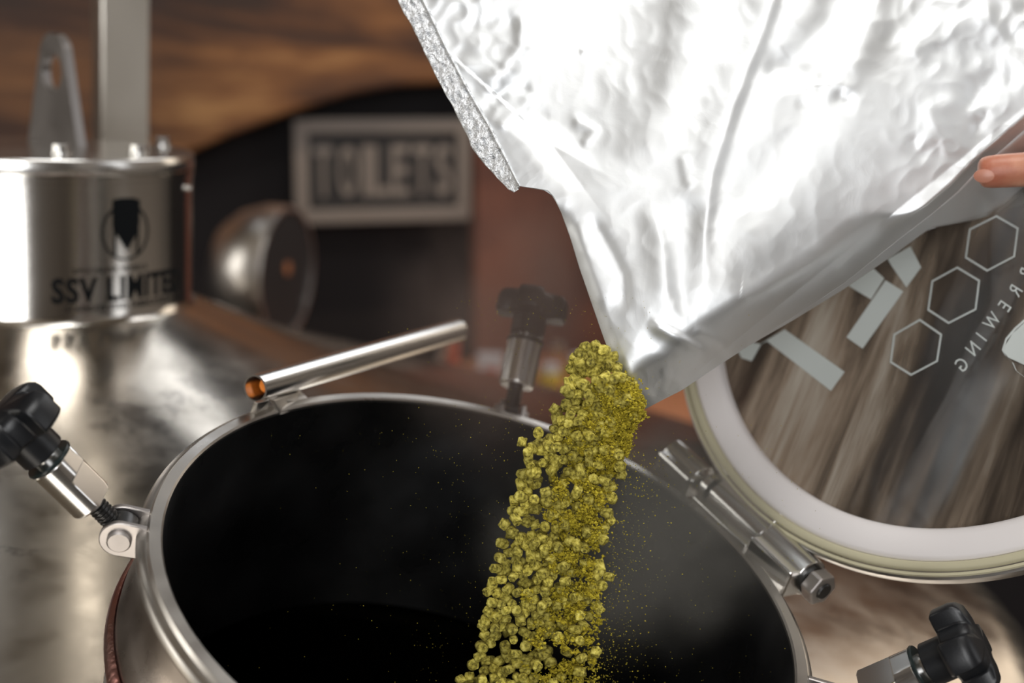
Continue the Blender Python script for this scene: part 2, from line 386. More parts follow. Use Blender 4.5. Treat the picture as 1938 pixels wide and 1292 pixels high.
# lifting lug
base = hit(106, 272, Vector((0, 0, -.1009)), Z)
lw_, lt_, lh_ = .094, .0098, .108
nearL = math.radians(-62)           # azimuth of the plate's wide face normal, from -Y towards -X
LN = Vector((-math.sin(math.radians(42)), -math.cos(math.radians(42)), 0)); LW = Z.cross(LN)
LW = Vector((LN.y, -LN.x, 0)); LW = LW if LW.x > 0 else -LW
poly = []; hr = .0185; R_ = .0225; hc = lh_-R_
pts2 = [(-lw_/2, 0)]+[(-R_*1.05*math.cos(a)-.0, hc+R_*math.sin(a)) for a in [PI*i/20 for i in range(1, 20)]]+[(lw_/2, 0)]
hole = [(hr*math.cos(2*PI*i/28), hc-.015+hr*1.02*math.sin(2*PI*i/28)) for i in range(28)]
def plate_hole(outer, hole, frame_o, ax, az, nrm, th):
    bm = bmesh.new()
    def loop(pts): 
        vs_ = [bm.verts.new(frame_o+ax*a+az*b) for a, b in pts]
        return [bm.edges.new((vs_[i], vs_[(i+1) % len(vs_)])) for i in range(len(vs_))]
    e = loop(outer)+loop(hole)
    bmesh.ops.triangle_fill(bm, use_beauty=True, edges=e)
    g = bmesh.ops.extrude_face_region(bm, geom=bm.faces[:])
    bmesh.ops.translate(bm, verts=[v for v in g['geom'] if isinstance(v, bmesh.types.BMVert)], vec=nrm*th)
    bm.verts.index_update(); V = [v.co.copy() for v in bm.verts]; F = [tuple(v.index for v in f.verts) for f in bm.faces]; bm.free(); return V, F
M['lug'] = steel('lug_steel', (.30, .28, .27), .36, .06, (1, 1, 1), .08, 20)
lug = mk('lifting_lug', *plate_hole(pts2, hole, base-LN*(-.004)-LN*lt_/1, LW, Z, LN, lt_), M['lug'], vessel, 30)
# lettering on the neck
def onneck(deg, z, off=.0006):
    a = math.radians(deg); r = NR+off; return Vector((AX.x+r*math.sin(a), AX.y-r*math.cos(a), z))
def necktext(s, a0, a1, z, h, bold, name='lettering', sp=1.0):
    tv, tf = text_polys(s, 1, bold, sp); xs = [a[0] for a in tv]; ys = [a[1] for a in tv]
    x0, x1, y0, y1 = min(xs), max(xs), min(ys), max(ys)
    return mk(name, [onneck(a0+(a1-a0)*(a-x0)/(x1-x0), z+h*((b-y0)/(y1-y0)-.5)) for a, b in tv], tf, M['print'], nk, 0)
necktext('SSV LIMITED', 24.9, 79.8, -.2158, .0232, .034, sp=1.12)
necktext('STAINLESS STEEL FABRICATION', 29.5, 72, -.2322, .0056, .008, sp=1.15)
necktext('SPECIALIST VESSELS', 32, 60, -.1985, .0048, .004, sp=1.2)
Vr, Fr = [], []
for i in range(40):
    a = 2*PI*i/40
    for r in (.0236, .0256): Vr.append(onneck(51.2+math.degrees(r*math.cos(a)/NR), -.1655+r*math.sin(a), .0005))
for i in range(40): j = (i+1) % 40; Fr.append((2*i, 2*i+1, 2*j+1, 2*j))
mk('logo_ring', Vr, Fr, M['print'], nk, 0)
def neckpoly(pts, name='logo_mark'):
    return mk(name, [onneck(51.2+math.degrees(a*1.15/NR), -.1655+b*1.15, .0009) for a, b in pts], [tuple(range(len(pts)))], M['print'], nk, 0)
neckpoly([(-.012, .0255), (-.004, .0268), (.006, .0265), (.0125, .0245), (.0122, .006), (.0085, -.003), (.0005, -.0145), (-.0075, -.003), (-.012, .004)])
neckpoly([(-.0115, .004), (-.0098, .004), (-.0098, -.019), (-.0115, -.018)]); neckpoly([(.0098, .004), (.0115, .004), (.0115, -.018), (.0098, -.019)])

# swing clamps
def clamp(phi, al, lob0=0., side=0., back=False, rr=.2232):
    d = RD(phi); o = RC+d*rr-RN*.012; tg = RTg(phi)
    z = (d*math.cos(al)+RN*math.sin(al)+tg*side).normalized()
    x = tg; x = (x-z*x.dot(z)).normalized(); y = z.cross(x)
    th = [(.0048, .008)]; k = .008
    while k < .030: th += [(.0062, k+.0006), (.0062, k+.0011), (.0052, k+.0017), (.0052, k+.0021)]; k += .0024
    eye = lathe([(.0052, -.005), (.0105, -.005), (.0105, .005), (.0052, .005)], o, tg, 28, closed=True)
    rod = mk('swing_bolt', *join(eye, lathe([(0, .008)]+th+[(.005, .07), (0, .07)], o, z, 24, x)), M['thread'], vessel, 30)
    for s in (-1, 1):
        cc = o+tg*(s*.0085)
        ring = [(math.cos(a)*.0118, math.sin(a)*.0118) for a in [2*PI*i/36 for i in range(36)]]
        # ear plate: round eye blending back to the rim
        pts = []
        inw = -d
        for i in range(19): a = -PI/2+PI*i/18; pts.append(cc+d*(.0118*math.cos(a))+RN*(.0118*math.sin(a)))
        pts += [cc+inw*(rr-.2087)+RN*.0105, cc+inw*(rr-.2087)-RN*.0118]
        bevel(mk('hinge_ear', *prism([p-tg*.0018 for p in pts], tg*.0036), M['dullsteel'], rod, 30), .0006)
    mk('pin', *lathe([(0, -.0135), (.0062, -.0135), (.0072, -.0125), (.0072, -.0105), (.005, -.0103), (.005, .0103), (.0072, .0105), (.0072, .0125), (.0062, .0135), (0, .0135)], o, tg, 28), M['dullsteel'], rod, 35)
    mk('pin_clip', *lathe([(.0074, -.0112), (.0088, -.0112), (.0088, -.0104), (.0074, -.0104)], o, tg, 28, closed=True), M['thread'], rod, 35)
    # steel sleeve with a flat milled on one side
    V, F = lathe([(.0056, .0245), (.0122, .0245), (.0136, .0262), (.0136, .0598), (.0130, .0608), (.0056, .0608)], o, z, 48, x, closed=True)
    V2 = []
    nl = len(V)//48
    prof_s = [(.0056, .0245), (.0120, .0245), (.0136, .026)]+[(.0136, .026+.0215*i/6) for i in range(1, 7)]+[(.0136, .0485)]+[(.0136, .0598), (.0130, .0608), (.0056, .0608)]
    V, F = lathe(prof_s, o, z, 64, x, closed=True)
    fd = (RN*.8+d*-.2); fd = (fd-z*fd.dot(z)).normalized() if side == 0 else fd
    fd = (UP*.8+RT*.6-FW*.6) if not back else FW+RT*.3; fd = (fd-z*fd.dot(z)).normalized()
    for v_ in V:
        h = (v_-o).dot(z); a = (v_-o).dot(fd)
        if h < .0480 and a > .0088: v_ -= fd*(a-.0088)
        elif a > .0118: v_ -= fd*(a-.0118)
    bevel(mk('sleeve', V, F, M['bright'], rod, 25), .0004, 1)
    mk('washer', *lathe([(.005, .0609), (.0142, .0609), (.0146, .0618), (.0142, .0632), (.005, .0632)], o, z, 40, x, closed=True), M['rubber'], rod)
    mk('bushing', *lathe([(0, .0632), (.0085, .0632), (.0085, .0672), (0, .0672)], o, z, 32, x), M['bright'], rod)
    # knob: hub + four-lobed cap with squared gaps
    hub = lathe([(0, .0668), (.0128, .0668), (.0134, .0676), (.0134, .088), (0, .088)], o, z, 40, x)
    nl_ = 4; seg = 96
    layers = [(.0, .0815, .6), (.55, .0815, 1), (.93, .0822, 1), (1., .084, 1), (1.0, .0945, 1), (.96, .098, 1), (.86, .1008, 1), (.6, .1025, .8), (.0, .1035, .3)]
    V = []; F = []
    for li, (s_, h, lo) in enumerate(layers):
        for i in range(seg):
            a = 2*PI*i/seg; c4 = math.cos(nl_*(a+lob0)); g = max(-1, min(1, c4*2.4)); rr = .0282+(.0080*g if g < 0 else 0)*lo-(.0016 if g < 0 else 0)
            drop = -.0 if li > 2 else 0
            V.append(o+z*h+x*(rr*s_*math.cos(a))+y*(rr*s_*math.sin(a)))
    for li in range(len(layers)-1):
        for i in range(seg):
            j = (i+1) % seg; F.append((li*seg+i, li*seg+j, (li+1)*seg+j, (li+1)*seg+i))
    bevel(mk('knob', *join(hub, (V, F)), M['black'], rod, 35), .0012, 2, 40)
    return rod
tag(clamp(-121.4, .72, lob0=.35), 'swing bolt with black knob at the left of the manhole')
tag(clamp(137.3, .82, lob0=.2, side=.05, back=True), 'upright swing bolt with black knob behind the manhole')
tag(clamp(40, .9, lob0=.5, rr=.2265), 'swing bolt with black knob at the right of the manhole')

# lid, hinged open
LC = Vector((.3098, .99372, -.13116)); LNn = Vector((.58838, .63923, -.49517)).normalized()   # outward (away from camera)
HT = Vector((-.55031, .76525, .33399)).normalized(); HA = Vector((.17586, .97647, -.31233)); DD = (LC-HA).normalized()
LXv = HT; LYv = LNn.cross(LXv).normalized()
lid = mk('manhole_lid', *lathe([(.1975, -.0055), (.2160, -.0055), (.2186, -.0040), (.2190, -.001), (.2190, .004), (.2175, .0075), (.210, .0095), (.19, .0095), (.1832, .007), (.1832, .0025), (.1975, .0025)], LC, LNn, 200, closed=True), M['rim'], vessel, 30)
tag(lid, 'open glazed manhole lid with a wide pale rim, hinged back on the right')
mk('seal', *lathe([(.1835, .001), (.1842, -.0045), (.1862, -.0068), (.1905, -.0082), (.2035, -.0085), (.2062, -.0072), (.207, -.0052)], LC, LNn, 200), M['gasket_white'], lid, 60)
mk('gasket', *lathe([(.2068, -.0050), (.2074, -.0078), (.2085, -.0084), (.2118, -.0084), (.2130, -.0075), (.2134, -.0050)], LC, LNn, 200), M['gasket'], lid, 60)
mk('gasket_lip', *lathe([(.2142, -.0053), (.2146, -.0068), (.2164, -.0068), (.2170, -.0053)], LC, LNn, 200), M['gasket'], lid, 60)
gdn = -Z; gy = (gdn-LNn*gdn.dot(LNn)).normalized(); gx = gy.cross(LNn).normalized()
FRG = Matrix((gx, gy, gx.cross(gy))).transposed()
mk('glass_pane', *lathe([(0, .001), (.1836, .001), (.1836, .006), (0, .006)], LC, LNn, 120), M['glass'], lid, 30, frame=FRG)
GO = LC+LNn*.0003; GT = LNn*.0005
GO = LC+LNn*.0002
def gpoly(pts, name): return mk(name, *prism([hit(x, y, GO, LNn) for x, y in pts], LNn*.0006), M['frost'], lid, 0)
gpoly([(1420, 625), (1485, 623), (1598, 703), (1572, 739), (1451, 645)][1:] + [(1440, 650)], 'printed_bar')
gpoly([(1676, 530), (1709, 551), (1632, 659), (1602, 638)], 'printed_bar')
gpoly([(1590, 530), (1645, 500), (1673, 526), (1648, 566), (1613, 545)], 'printed_bar')
gpoly([(1680, 490), (1723, 466), (1743, 505), (1715, 543), (1686, 501)], 'printed_bar')
gpoly([(1385, 640), (1440, 651), (1422, 683), (1403, 677)], 'printed_bar')
gpoly([(1938, 611), (1916, 631), (1901, 656), (1898, 664), (1908, 676), (1938, 690), (1990, 690), (2010, 640), (1980, 600)], 'printed_cap')
arc = [(1938, 604), (1920, 620), (1903, 640), (1896, 662), (1902, 672), (1915, 684), (1922, 700), (1938, 712)]
Vr, Fr = [], []
for i, (a, b_) in enumerate(arc):
    Vr += [hit(a, b_, GO, LNn), hit(a+3, b_+3, GO, LNn)]
    if i: Fr.append((2*i-2, 2*i, 2*i+1, 2*i-1))
mk('printed_outline', Vr, Fr, M['frost'], lid, 0)
for hx in ([(1886, 407), (1928, 431), (1921, 486), (1868, 514), (1826, 488), (1834, 433)],
           [(1812, 504), (1855, 530), (1848, 586), (1795, 613), (1755, 587), (1763, 531)],
           [(1741, 603), (1783, 632), (1775, 684), (1724, 711), (1684, 686), (1691, 632)]):
    cx_ = sum(a for a, _ in hx)/6; cy_ = sum(b for _, b in hx)/6
    V = [hit(a, b, GO, LNn) for a, b in hx]+[hit(cx_+(a-cx_)*.925, cy_+(b-cy_)*.925, GO, LNn) for a, b in hx]
    mk('printed_hexagon', V, [(i, (i+1) % 6, 6+(i+1) % 6, 6+i) for i in range(6)], M['frost'], lid, 0)
# BREWING, read from the outside of the lid, so mirrored from here
cent = [('B', 1941, 517, 61), ('R', 1921, 550, 58), ('E', 1901, 579, 55), ('W', 1877, 607, 52), ('I', 1857, 637, 52), ('N', 1841, 659, 50), ('G', 1820, 689, 46)]
for ch, cx_, cy_, ang in cent:
    tv, tf = text_polys(ch, 1, .0); xs = [a[0] for a in tv]; ys = [a[1] for a in tv]
    hgt = 27.; k = hgt/.73; mx_ = (min(xs)+max(xs))/2
    a = math.radians(ang)
    bd = (-math.cos(a), math.sin(a)); ud = (-math.sin(a), -math.cos(a))
    V = [hit(cx_+k*((p-mx_)*bd[0]*.78+(r-.35)*ud[0]), cy_+k*((p-mx_)*bd[1]*.78+(r-.35)*ud[1]), GO, LNn) for p, r in tv]
    mk('printed_letter', V, tf, M['frost'], lid, 0)
# hinge
HD = (HA-RC-RN*((HA-RC).dot(RN))).normalized()
def hp(px, py):   # point on the hinge axis nearest the viewing ray
    r = ray(px, py).normalized(); w0 = HA; b_ = HT.dot(r); dd_ = HT.dot(w0); e_ = r.dot(w0)
    t = (b_*e_-dd_)/(1-b_*b_); return HA+HT*t
HSH = Vector((0, 0, 0))
k0 = hp(1262, 868); k1 = hp(1348, 935); k2 = hp(1448, 1030); k3 = hp(1527, 1100); k4 = hp(1545, 1130)
bevel(mk('hinge_knuckle', *lathe([(0, 0), (.0112, 0), (.0112, (k1-k0).length*.72), (0, (k1-k0).length*.72)], k1+HT*0+(k0-k1)*.28, HT, 40), M['bright'], vessel, 40), .0008)
tag(mk('hinge_knuckle', *lathe([(0, 0), (.0115, 0), (.0115, .0065), (.0095, .0085), (0, .0085)], k1, HT, 40), M['bright'], vessel, 40), 'short rear knuckle of the lid hinge')
L3 = (k3-k2).length
bevel(mk('hinge_knuckle', *lathe([(0, 0), (.0140, 0), (.0140, L3), (0, L3)], k3, HT, 40), M['bright'], vessel, 40), .0008)
bevel(mk('hinge_block', *boxo((k2+k3)/2-HD*.010-RN*.003, HT, HD, RN, L3, .024, .021), M['bright'], vessel, 0), .002)
bevel(mk('hinge_block', *boxo((k0+k1)/2-HD*.010-RN*.003+HT*.004, HT, HD, RN, (k1-k0).length*.75, .018, .017), M['bright'], vessel, 0), .002)
mk('hinge_pin', *lathe([(0, 0), (.0045, 0), (.0045, (k1-k3).length+.01), (0, (k1-k3).length+.01)], k3-HT*.002, HT, 24), M['thread'], vessel)
mk('hinge_washer', *lathe([(0, -.003), (.011, -.003), (.011, 0), (0, 0)], k3, HT, 32), M['thread'], vessel)
nb = hexbolt('hinge_nut', k3-HT*.003, -HT, .0125, .011, vessel, M['dullsteel'])
mk('nut_end', *lathe([(0, .0155), (.0055, .0155), (.0062, .0148), (.0062, .010), (0, .010)], k3, -HT, 24), M['thread'], nb)
# lid leaf: flat bar joining lid ring and axis
Lk = (k1-k2).length
bevel(mk('hinge_leaf', *join(boxo((k1+k2)/2+DD*.010-LNn*.002, HT, DD, LNn, Lk*.92, .028, .008), lathe([(0, 0), (.0095, 0), (.0095, Lk*.92), (0, Lk*.92)], k2+(k1-k2)*.04, HT, 32)), M['bright'], lid, 40), .0008)
bevel(mk('hinge_plate', *boxo((k1+k2)/2-HD*.014-RN*.004, HT, HD, RN, Lk, .016, .006), M['bright'], vessel, 0), .001)

# handle tube on a bracket welded to the rim
ta, tb = P(483, 735, .975), P(866, 625, 1.22); td = (tb-ta).normalized()
V, F = lathe([(.0084, .0), (.0098, .0), (.0098, (tb-ta).length), (.0084, (tb-ta).length)], ta, td, 48, closed=True)
# cut the near end square to the viewer's left
ht = mk('handle_tube', V, F, M['bright'], vessel, 30)
mk('tube_reflection', *lathe([(0, .011), (.0048, .011), (.0048, .05), (0, .05)], ta, td, 32), M['orange'], ht); tag(ht.children[0], 'orange insert coloured as a warm reflection inside the tube')  # solid insert whose orange colour stands in for a warm reflection
g0 = hit(522, 783, RC-RN*.004, RN); g1 = hit(585, 760, RC-RN*.004, RN)
t0_ = P(510, 755, .98); t1_ = P(562, 738, 1.02)
ev = (g1-g0).cross(t0_-g0).normalized()*.004
bevel(mk('tube_bracket', *prism([g0, g1, t1_, t0_], ev), M['rim'], vessel, 0), .0005)
bevel(mk('tube_bracket', *prism([hit(470, 790, RC-RN*.006, RN), hit(500, 778, RC-RN*.006, RN), P(502, 755, .972), P(480, 760, .968)], ev), M['rim'], vessel, 0), .0005)

# ------------------------------------------------------------------ square post behind the neck
pb = P(228, 250, 1.62)
a_ = math.radians(28); PX = Vector((math.cos(a_), math.sin(a_), 0)); PY = Z.cross(PX)
pz0, pz1 = -.33, ZC
post = mk('steel_post', *boxo(pb+Z*((pz0+pz1)/2-pb.z), PX, PY, Z, .053, .053, pz1-pz0), M['post'], smooth=0); bevel(post, .003)
tag(post, 'square brushed steel post rising behind the lettered neck', 'post')

# ------------------------------------------------------------------ copper kettle behind and what stands on it
KC = P(1060, 694, 3.02); KR = .54
def dome_h(r): return KC.z-.24*(1-math.sqrt(max(0, 1-(min(r, KR*.999)/KR)**2)))
kp = [(r, dome_h(r)) for r in [KR*math.sin(PI/2*i/20) for i in range(21)]]
kp += [(KR, KC.z-.3), (KR, ZF)]
kettle = mk('copper_kettle', *lathe(kp, Vector((KC.x, KC.y, 0)), Z, 96), M['copper'])
tag(kettle, 'dull copper kettle with a domed top, blurred behind the steel vessel', 'brewing tank')
mk('dome_seam', *lathe([(KR, KC.z-.255), (KR+.008, KC.z-.26), (KR+.008, KC.z-.28), (KR, KC.z-.285)], Vector((KC.x, KC.y, 0)), Z, 96), M['copper'], kettle)
def ondome(px, py):
    r = ray(px, py); s = 2.3
    while s < 4:
        p = r*s; q_ = math.hypot(p.x-KC.x, p.y-KC.y)
        if q_ < KR and p.z <= dome_h(q_): return p
        s += .002
    p = r*2.8; return p
b0 = ondome(856, 726); 
o = mk('red_pipe', *lathe([(0, -.05), (.0105, -.05), (.0105, .095), (.008, .1), (0, .1)], b0, Z, 20), M['redrubber']); tag(o, 'thin orange red pipe standing upright under the far end of the handle tube', 'pipe')
b1 = ondome(820, 722)
o = mk('steel_rod', *tube([b1-Z*.04-X*.01, b1+X*.026+Z*.095], .0085, 16), M['post']); tag(o, 'short slanted grey rod left of the orange red pipe', 'rod')
b2 = ondome(925, 738)
c_ = empty('carton', b2, 'small pale box with a red band, left of the upright clamp', 'box')
bevel(mk('body', *boxo(b2+Z*.03, X, Y, Z, .052, .036, .09), M['white'], c_, 0), .003)
mk('label', *boxo(b2+Z*.028-Y*.0186+X*.004, X, Y, Z, .026, .001, .044), M['redrubber'], c_, 0)
def pot(px, py, s, lab):
    b = ondome(px, py); o = empty('pot', b, lab, 'pot')
    mk('body', *lathe([(0, -.01), (.020*s, -.01), (.021*s, .018*s), (0, .018*s)], b, Z, 28), M['yellow'], o)
    mk('lid', *lathe([(0, .018*s), (.015*s, .018*s), (.015*s, .030*s), (.012*s, .033*s), (0, .033*s)], b, Z, 28), M['white'], o)
pot(1040, 724, 1.2, 'small yellow pot with a white lid, behind the upright clamp knob')
pot(1092, 708, 1.25, 'small yellow pot half hidden behind the top of the falling pellets')
b3 = ondome(1052, 700)+Y*.06
o = mk('valve_head', *join(lathe([(0, -.04), (.008, -.04), (.008, .035), (.021, .036), (.023, .048), (.021, .064), (0, .066)], b3-Z*.012, Z, 28)), M['bright']); tag(o, 'small round steel valve head above the yellow pot', 'valve')

# ------------------------------------------------------------------ steel motor drum behind the neck
dc = P(545, 518, 2.6); vw = -ray(545, 518).normalized(); vh = Vector((vw.x, vw.y, 0)).normalized(); side_ = Vector((-vh.y, vh.x, 0))
if side_.x < 0: side_ = -side_
ang = math.radians(66); DN = (vh*math.cos(ang)+side_*math.sin(ang)).normalized()
dr = 128*2.6/FPX
drum = empty('motor_drum', (dc.x, dc.y, ZF), 'shiny rounded steel drum with a dark end face, left of the toilets sign', 'drum')
mk('casing', *lathe([(0, -.142), (dr*.35, -.139), (dr*.7, -.118), (dr*.9, -.085), (dr, -.042), (dr, -.006), (dr*.985, 0), (dr*.93, 0), (dr*.93, -.01), (0, -.01)], dc, DN, 72), M['drum'], drum, 50)
mk('end_face', *lathe([(0, -.008), (dr*.92, -.008), (dr*.92, -.004), (dr*.2, -.003), (0, -.003)], dc, DN, 60), M['signblack'], drum)  # black colour stands in for the dark reflection on the steel face
mk('badge', *lathe([(0, -.002), (.012, -.002), (.012, .001), (0, .001)], dc+Z*.01, DN, 24), M['copper'], drum)
mk('stand', *tube([dc-DN*.04-Z*dr*.8, Vector((dc.x-DN.x*.04, dc.y-DN.y*.04, ZF))], .035, 28), M['post'], drum)

# ------------------------------------------------------------------ foil bag
def poly_at(pl, t):
    L = [math.dist(pl[i], pl[i+1]) for i in range(len(pl)-1)]; s = t*sum(L)
    for i, l in enumerate(L):
        if s <= l or i == len(L)-1:
            k = min(1, s/l); return (pl[i][0]+(pl[i+1][0]-pl[i][0])*k, pl[i][1]+(pl[i+1][1]-pl[i][1])*k)
        s -= l
def seg_d(px, py, pl):
    best = 1e9; sg = 1; tt = 0
    acc = 0; tot = sum(math.dist(pl[i], pl[i+1]) for i in range(len(pl)-1))
    for i in range(len(pl)-1):
        ax, ay = pl[i]; bx, by = pl[i+1]; dx, dy = bx-ax, by-ay; l2 = dx*dx+dy*dy
        k = max(0, min(1, ((px-ax)*dx+(py-ay)*dy)/l2)); qx, qy = ax+k*dx-px, ay+k*dy-py; d = math.hypot(qx, qy)
        if d < best: best = d; sg = 1 if (dx*(py-ay)-dy*(px-ax)) > 0 else -1; tt = (acc+k*math.sqrt(l2))/tot
        acc += math.sqrt(l2)
    return best, sg, tt
BL = [(640, -260), (800, 0), (838, 80), (882, 165), (925, 238), (958, 305), (982, 352), (1012, 356), (1036, 360), (1047, 372), (1062, 402), (1080, 452), (1097, 508), (1115, 560), (1135, 618), (1152, 665), (1172, 706), (1192, 742), (1208, 762), (1222, 773)]
BR = [(2330, -260), (2200, 20), (2060, 140), (1938, 246), (1880, 296), (1850, 322), (1812, 362), (1765, 402), (1700, 452), (1600, 533), (1500, 600), (1420, 648), (1340, 702), (1290, 736), (1258, 752), (1222, 773)]
GS = [(2330, 40), (2200, 200), (2060, 320), (1938, 386), (1850, 414), (1800, 424), (1762, 431), (1740, 446), (1700, 476), (1595, 548), (1500, 606), (1420, 652), (1340, 704), (1290, 738), (1258, 754), (1222, 773)]
folds = [  # polyline, sigma left, sigma right, height in metres (+ towards the viewer)
    ([(1500, -120), (1440, 60), (1385, 200), (1345, 330), (1330, 440), (1328, 560)], 34, 11, .0050),
    ([(1640, -120), (1570, 40), (1500, 120), (1440, 140)], 26, 26, -.0062),
    ([(1440, 130), (1500, 140), (1560, 165)], 14, 20, -.0025),
    ([(1560, 160), (1500, 260), (1420, 360), (1370, 400)], 34, 34, -.0040),
    ([(1700, -100), (1640, 60), (1600, 160)], 18, 24, .0035),
    ([(1210, -120), (1170, 20), (1110, 150), (1040, 270), (1000, 300)], 110, 80, -.0125),
    ([(1330, -60), (1290, 120), (1240, 260), (1200, 330)], 30, 36, .0030),
    ([(1110, 400), (1150, 465), (1178, 520), (1188, 600)], 12, 9, -.0024),
    ([(1085, 420), (1120, 500), (1150, 590)], 16, 16, .0022),
    ([(1230, 380), (1250, 460), (1262, 550), (1290, 618)], 18, 10, .0032),
    ([(1310, 360), (1300, 470), (1288, 560), (1296, 610)], 22, 22, -.0046),
    ([(1225, 605), (1285, 638), (1345, 672)], 10, 5, .0042),
    ([(1310, 622), (1350, 640), (1380, 660)], 7, 7, .0018),
    ([(1200, 640), (1260, 670), (1320, 690), (1400, 640)], 30, 22, -.0030),
    ([(1345, 545), (1400, 572), (1450, 560), (1560, 500), (1680, 430)], 34, 20, .0040),
    ([(1205, 725), (1240, 705), (1270, 700), (1290, 712)], 10, 14, -.0026),
    ([(1185, 735), (1215, 752), (1240, 742)], 7, 7, .0024),
    ([(1255, 690), (1262, 720), (1250, 748)], 6, 6, .0016),
    ([(1588, 160), (1600, 166)], 17, 17, .0026), ([(1592, 184), (1602, 188)], 12, 12, -.0030),
    ([(1510, 166), (1575, 158)], 4, 4, .0010),
    ([(1940, 60), (1880, 100), (1800, 95)], 16, 24, -.0035), ([(1938, 160), (1880, 140), (1840, 180), (1850, 215)], 18, 18, -.0045),
    ([(1760, 300), (1770, 210), (1830, 190)], 22, 16, .0030), ([(1700, 110), (1790, 60), (1900, 20)], 12, 20, .0030),
    ([(1790, 270), (1740, 290), (1720, 250)], 12, 12, -.0026), ([(1850, 240), (1865, 222)], 9, 9, -.003),
    ([(860, 110), (930, 150), (990, 120)], 14, 14, .0026), ([(880, 40), (930, 60), (980, 30)], 16, 16, -.0026),
    ([(990, 20), (985, 90), (950, 135), (905, 155)], 8, 12, .0026), ([(905, 170), (925, 190)], 14, 14, -.003),
    ([(930, 200), (960, 170), (1010, 165)], 9, 9, -.0024), ([(935, 245), (990, 205), (1010, 175)], 7, 9, .0018),
    ([(1095, 100), (1140, 92)], 5, 5, .0014), ([(1095, 232), (1125, 248), (1110, 268)], 7, 7, .0018),
    ([(1290, 290), (1300, 340), (1312, 360)], 7, 9, .0012),
]
def sm(x): x = max(0, min(1, x)); return x*x*(3-2*x)
def bag_depth(px, py, s):
    d = .868+(720-py)*.00010
    xl = 770+.57*py; xr = 2190-1.24*py if py < 780 else 1222; sb = max(.0, min(1, (px-xl)/max(60, xr-xl)))
    d -= .020*(math.sin(PI*sb)*sm((790-py)/260)+.0)
    de = seg_d(px, py, BR)[0]
    w_ = 95-73*sm((px-1600)/150)
    if de < w_: d += .042*(1-de/w_)**2
    dl = seg_d(px, py, BL)[0]
    if py > 362 and dl < 26: d += .004*(1-dl/26)**2*sm((py-375)/60)
    for pl, s1, s2, h in folds:
        b, sg, tt = seg_d(px, py, pl); sg_ = s1 if sg > 0 else s2; fl_ = math.dist(pl[0], pl[-1])
        if fl_ <= 45: sg_ = .5*(s1+s2)
        if b < 3.2*sg_:
            e = min(tt, 1-tt)
            d -= .68*h*math.exp(-.5*(b/sg_)**2)*(sm(e*5) if fl_ > 45 else 1) 
    v = Vector((px*.011, py*.011, 0))
    cm = .35+1.0*sm((px-1640)/160)*sm((400-py)/120)+.9*sm((1010-px)/120)+.5*sm((py-640)/60)
    if cm > 0:
        n = abs(noise.noise(v))+.5*abs(noise.noise(v*2.3+Vector((9, 3, 1))))
        d += .0024*cm*(n-.4)
    d += .0045*noise.noise(Vector((px*.0036, py*.0028, 4)))
    return d
NS, NT = 300, 300
V, F = [], []; edgeR = []; edgeL = []
for j in range(NT+1):
    t = j/NT; a = poly_at(BL, t); b = poly_at(BR, t)
    for i in range(NS+1):
        s = i/NS; px = a[0]+(b[0]-a[0])*s; py = a[1]+(b[1]-a[1])*s
        dp = bag_depth(px, py, s); V.append(P(px, py, dp))
        if i == NS: edgeR.append(dp)
        if i == 0: edgeL.append(dp)
for j in range(NT):
    for i in range(NS):
        k = j*(NS+1)+i; F.append((k, k+1, k+NS+2, k+NS+1))
bagc = P(1400, 200, .88)
bag = empty('foil_bag', P(1222, 773, .875), 'large crumpled silver foil bag tipped over the manhole with pellets pouring out', 'bag')
fs = mk('front_panel', V, F, M['foil'], bag, 180)
def solid(o, th):
    mod = o.modifiers.new('thick', 'SOLIDIFY'); mod.thickness = th; mod.offset = 0
solid(fs, .0003)
# back panel: same outline, hangs behind, its mouth edge a little inside the front one
V, F = [], []; nb_ = 60
for j in range(nb_+1):
    t = j/nb_; a = poly_at(BL, t); b = poly_at(GS if True else BR, t); dr_ = edgeR[int(t*NT)]; dl_ = edgeL[int(t*NT)]
    for i in range(nb_+1):
        s = i/nb_; ins = 10*sm((a[1]-362)/80)*(1-t)
        px = a[0]+ins+(b[0]-a[0]-ins)*s; py = a[1]+(b[1]-a[1])*s
        mo = .020*sm((a[1]-362)/120)*sm((760-a[1])/60)
        dp = dl_*(1-s)+(dr_+.012+.045*min(1, abs(b[1]-poly_at(BR, t)[1])/110))*s+.004+mo*(1-s)+.045*math.sin(PI*s)**.8*sm((1-t)*8)+.003*noise.noise(Vector((px*.008, py*.008, 9)))
        V.append(P(px, py, dp))
for j in range(nb_):
    for i in range(nb_):
        k = j*(nb_+1)+i; F.append((k, k+1, k+nb_+2, k+nb_+1))
solid(mk('back_panel', V, F, M['foil'], bag, 180), .0003)
# side gusset folded under the right edge
V, F = [], []
ng, mgs = 160, 10
for j in range(ng+1):
    t = j/ng; a = poly_at(BR, t)
    bd_, sg, tt = 0, 0, 0
    # nearest arclength pairing by x
    gx_ = a[0]
    b = None
    for q0, q1 in zip(GS[:-1], GS[1:]):
        if q1[0] <= gx_ <= q0[0]: k = (gx_-q0[0])/(q1[0]-q0[0]); b = (gx_, q0[1]+(q1[1]-q0[1])*k); break
    if b is None: b = GS[0]
    d0 = edgeR[int(t*NT)]
    for i in range(mgs+1):
        s = i/mgs; px = a[0]+(b[0]-a[0])*s; py = a[1]+(b[1]-a[1])*s
        fold = .045*s*min(1, abs(b[1]-a[1])/110)
        V.append(P(px, py, d0+.0004+fold+.011*s*min(1, abs(b[1]-a[1])/60)+.0008*noise.noise(Vector((px*.03, py*.03, 2)))))
for j in range(ng):
    for i in range(mgs):
        k = j*(mgs+1)+i; F.append((k, k+1, k+mgs+2, k+mgs+1))
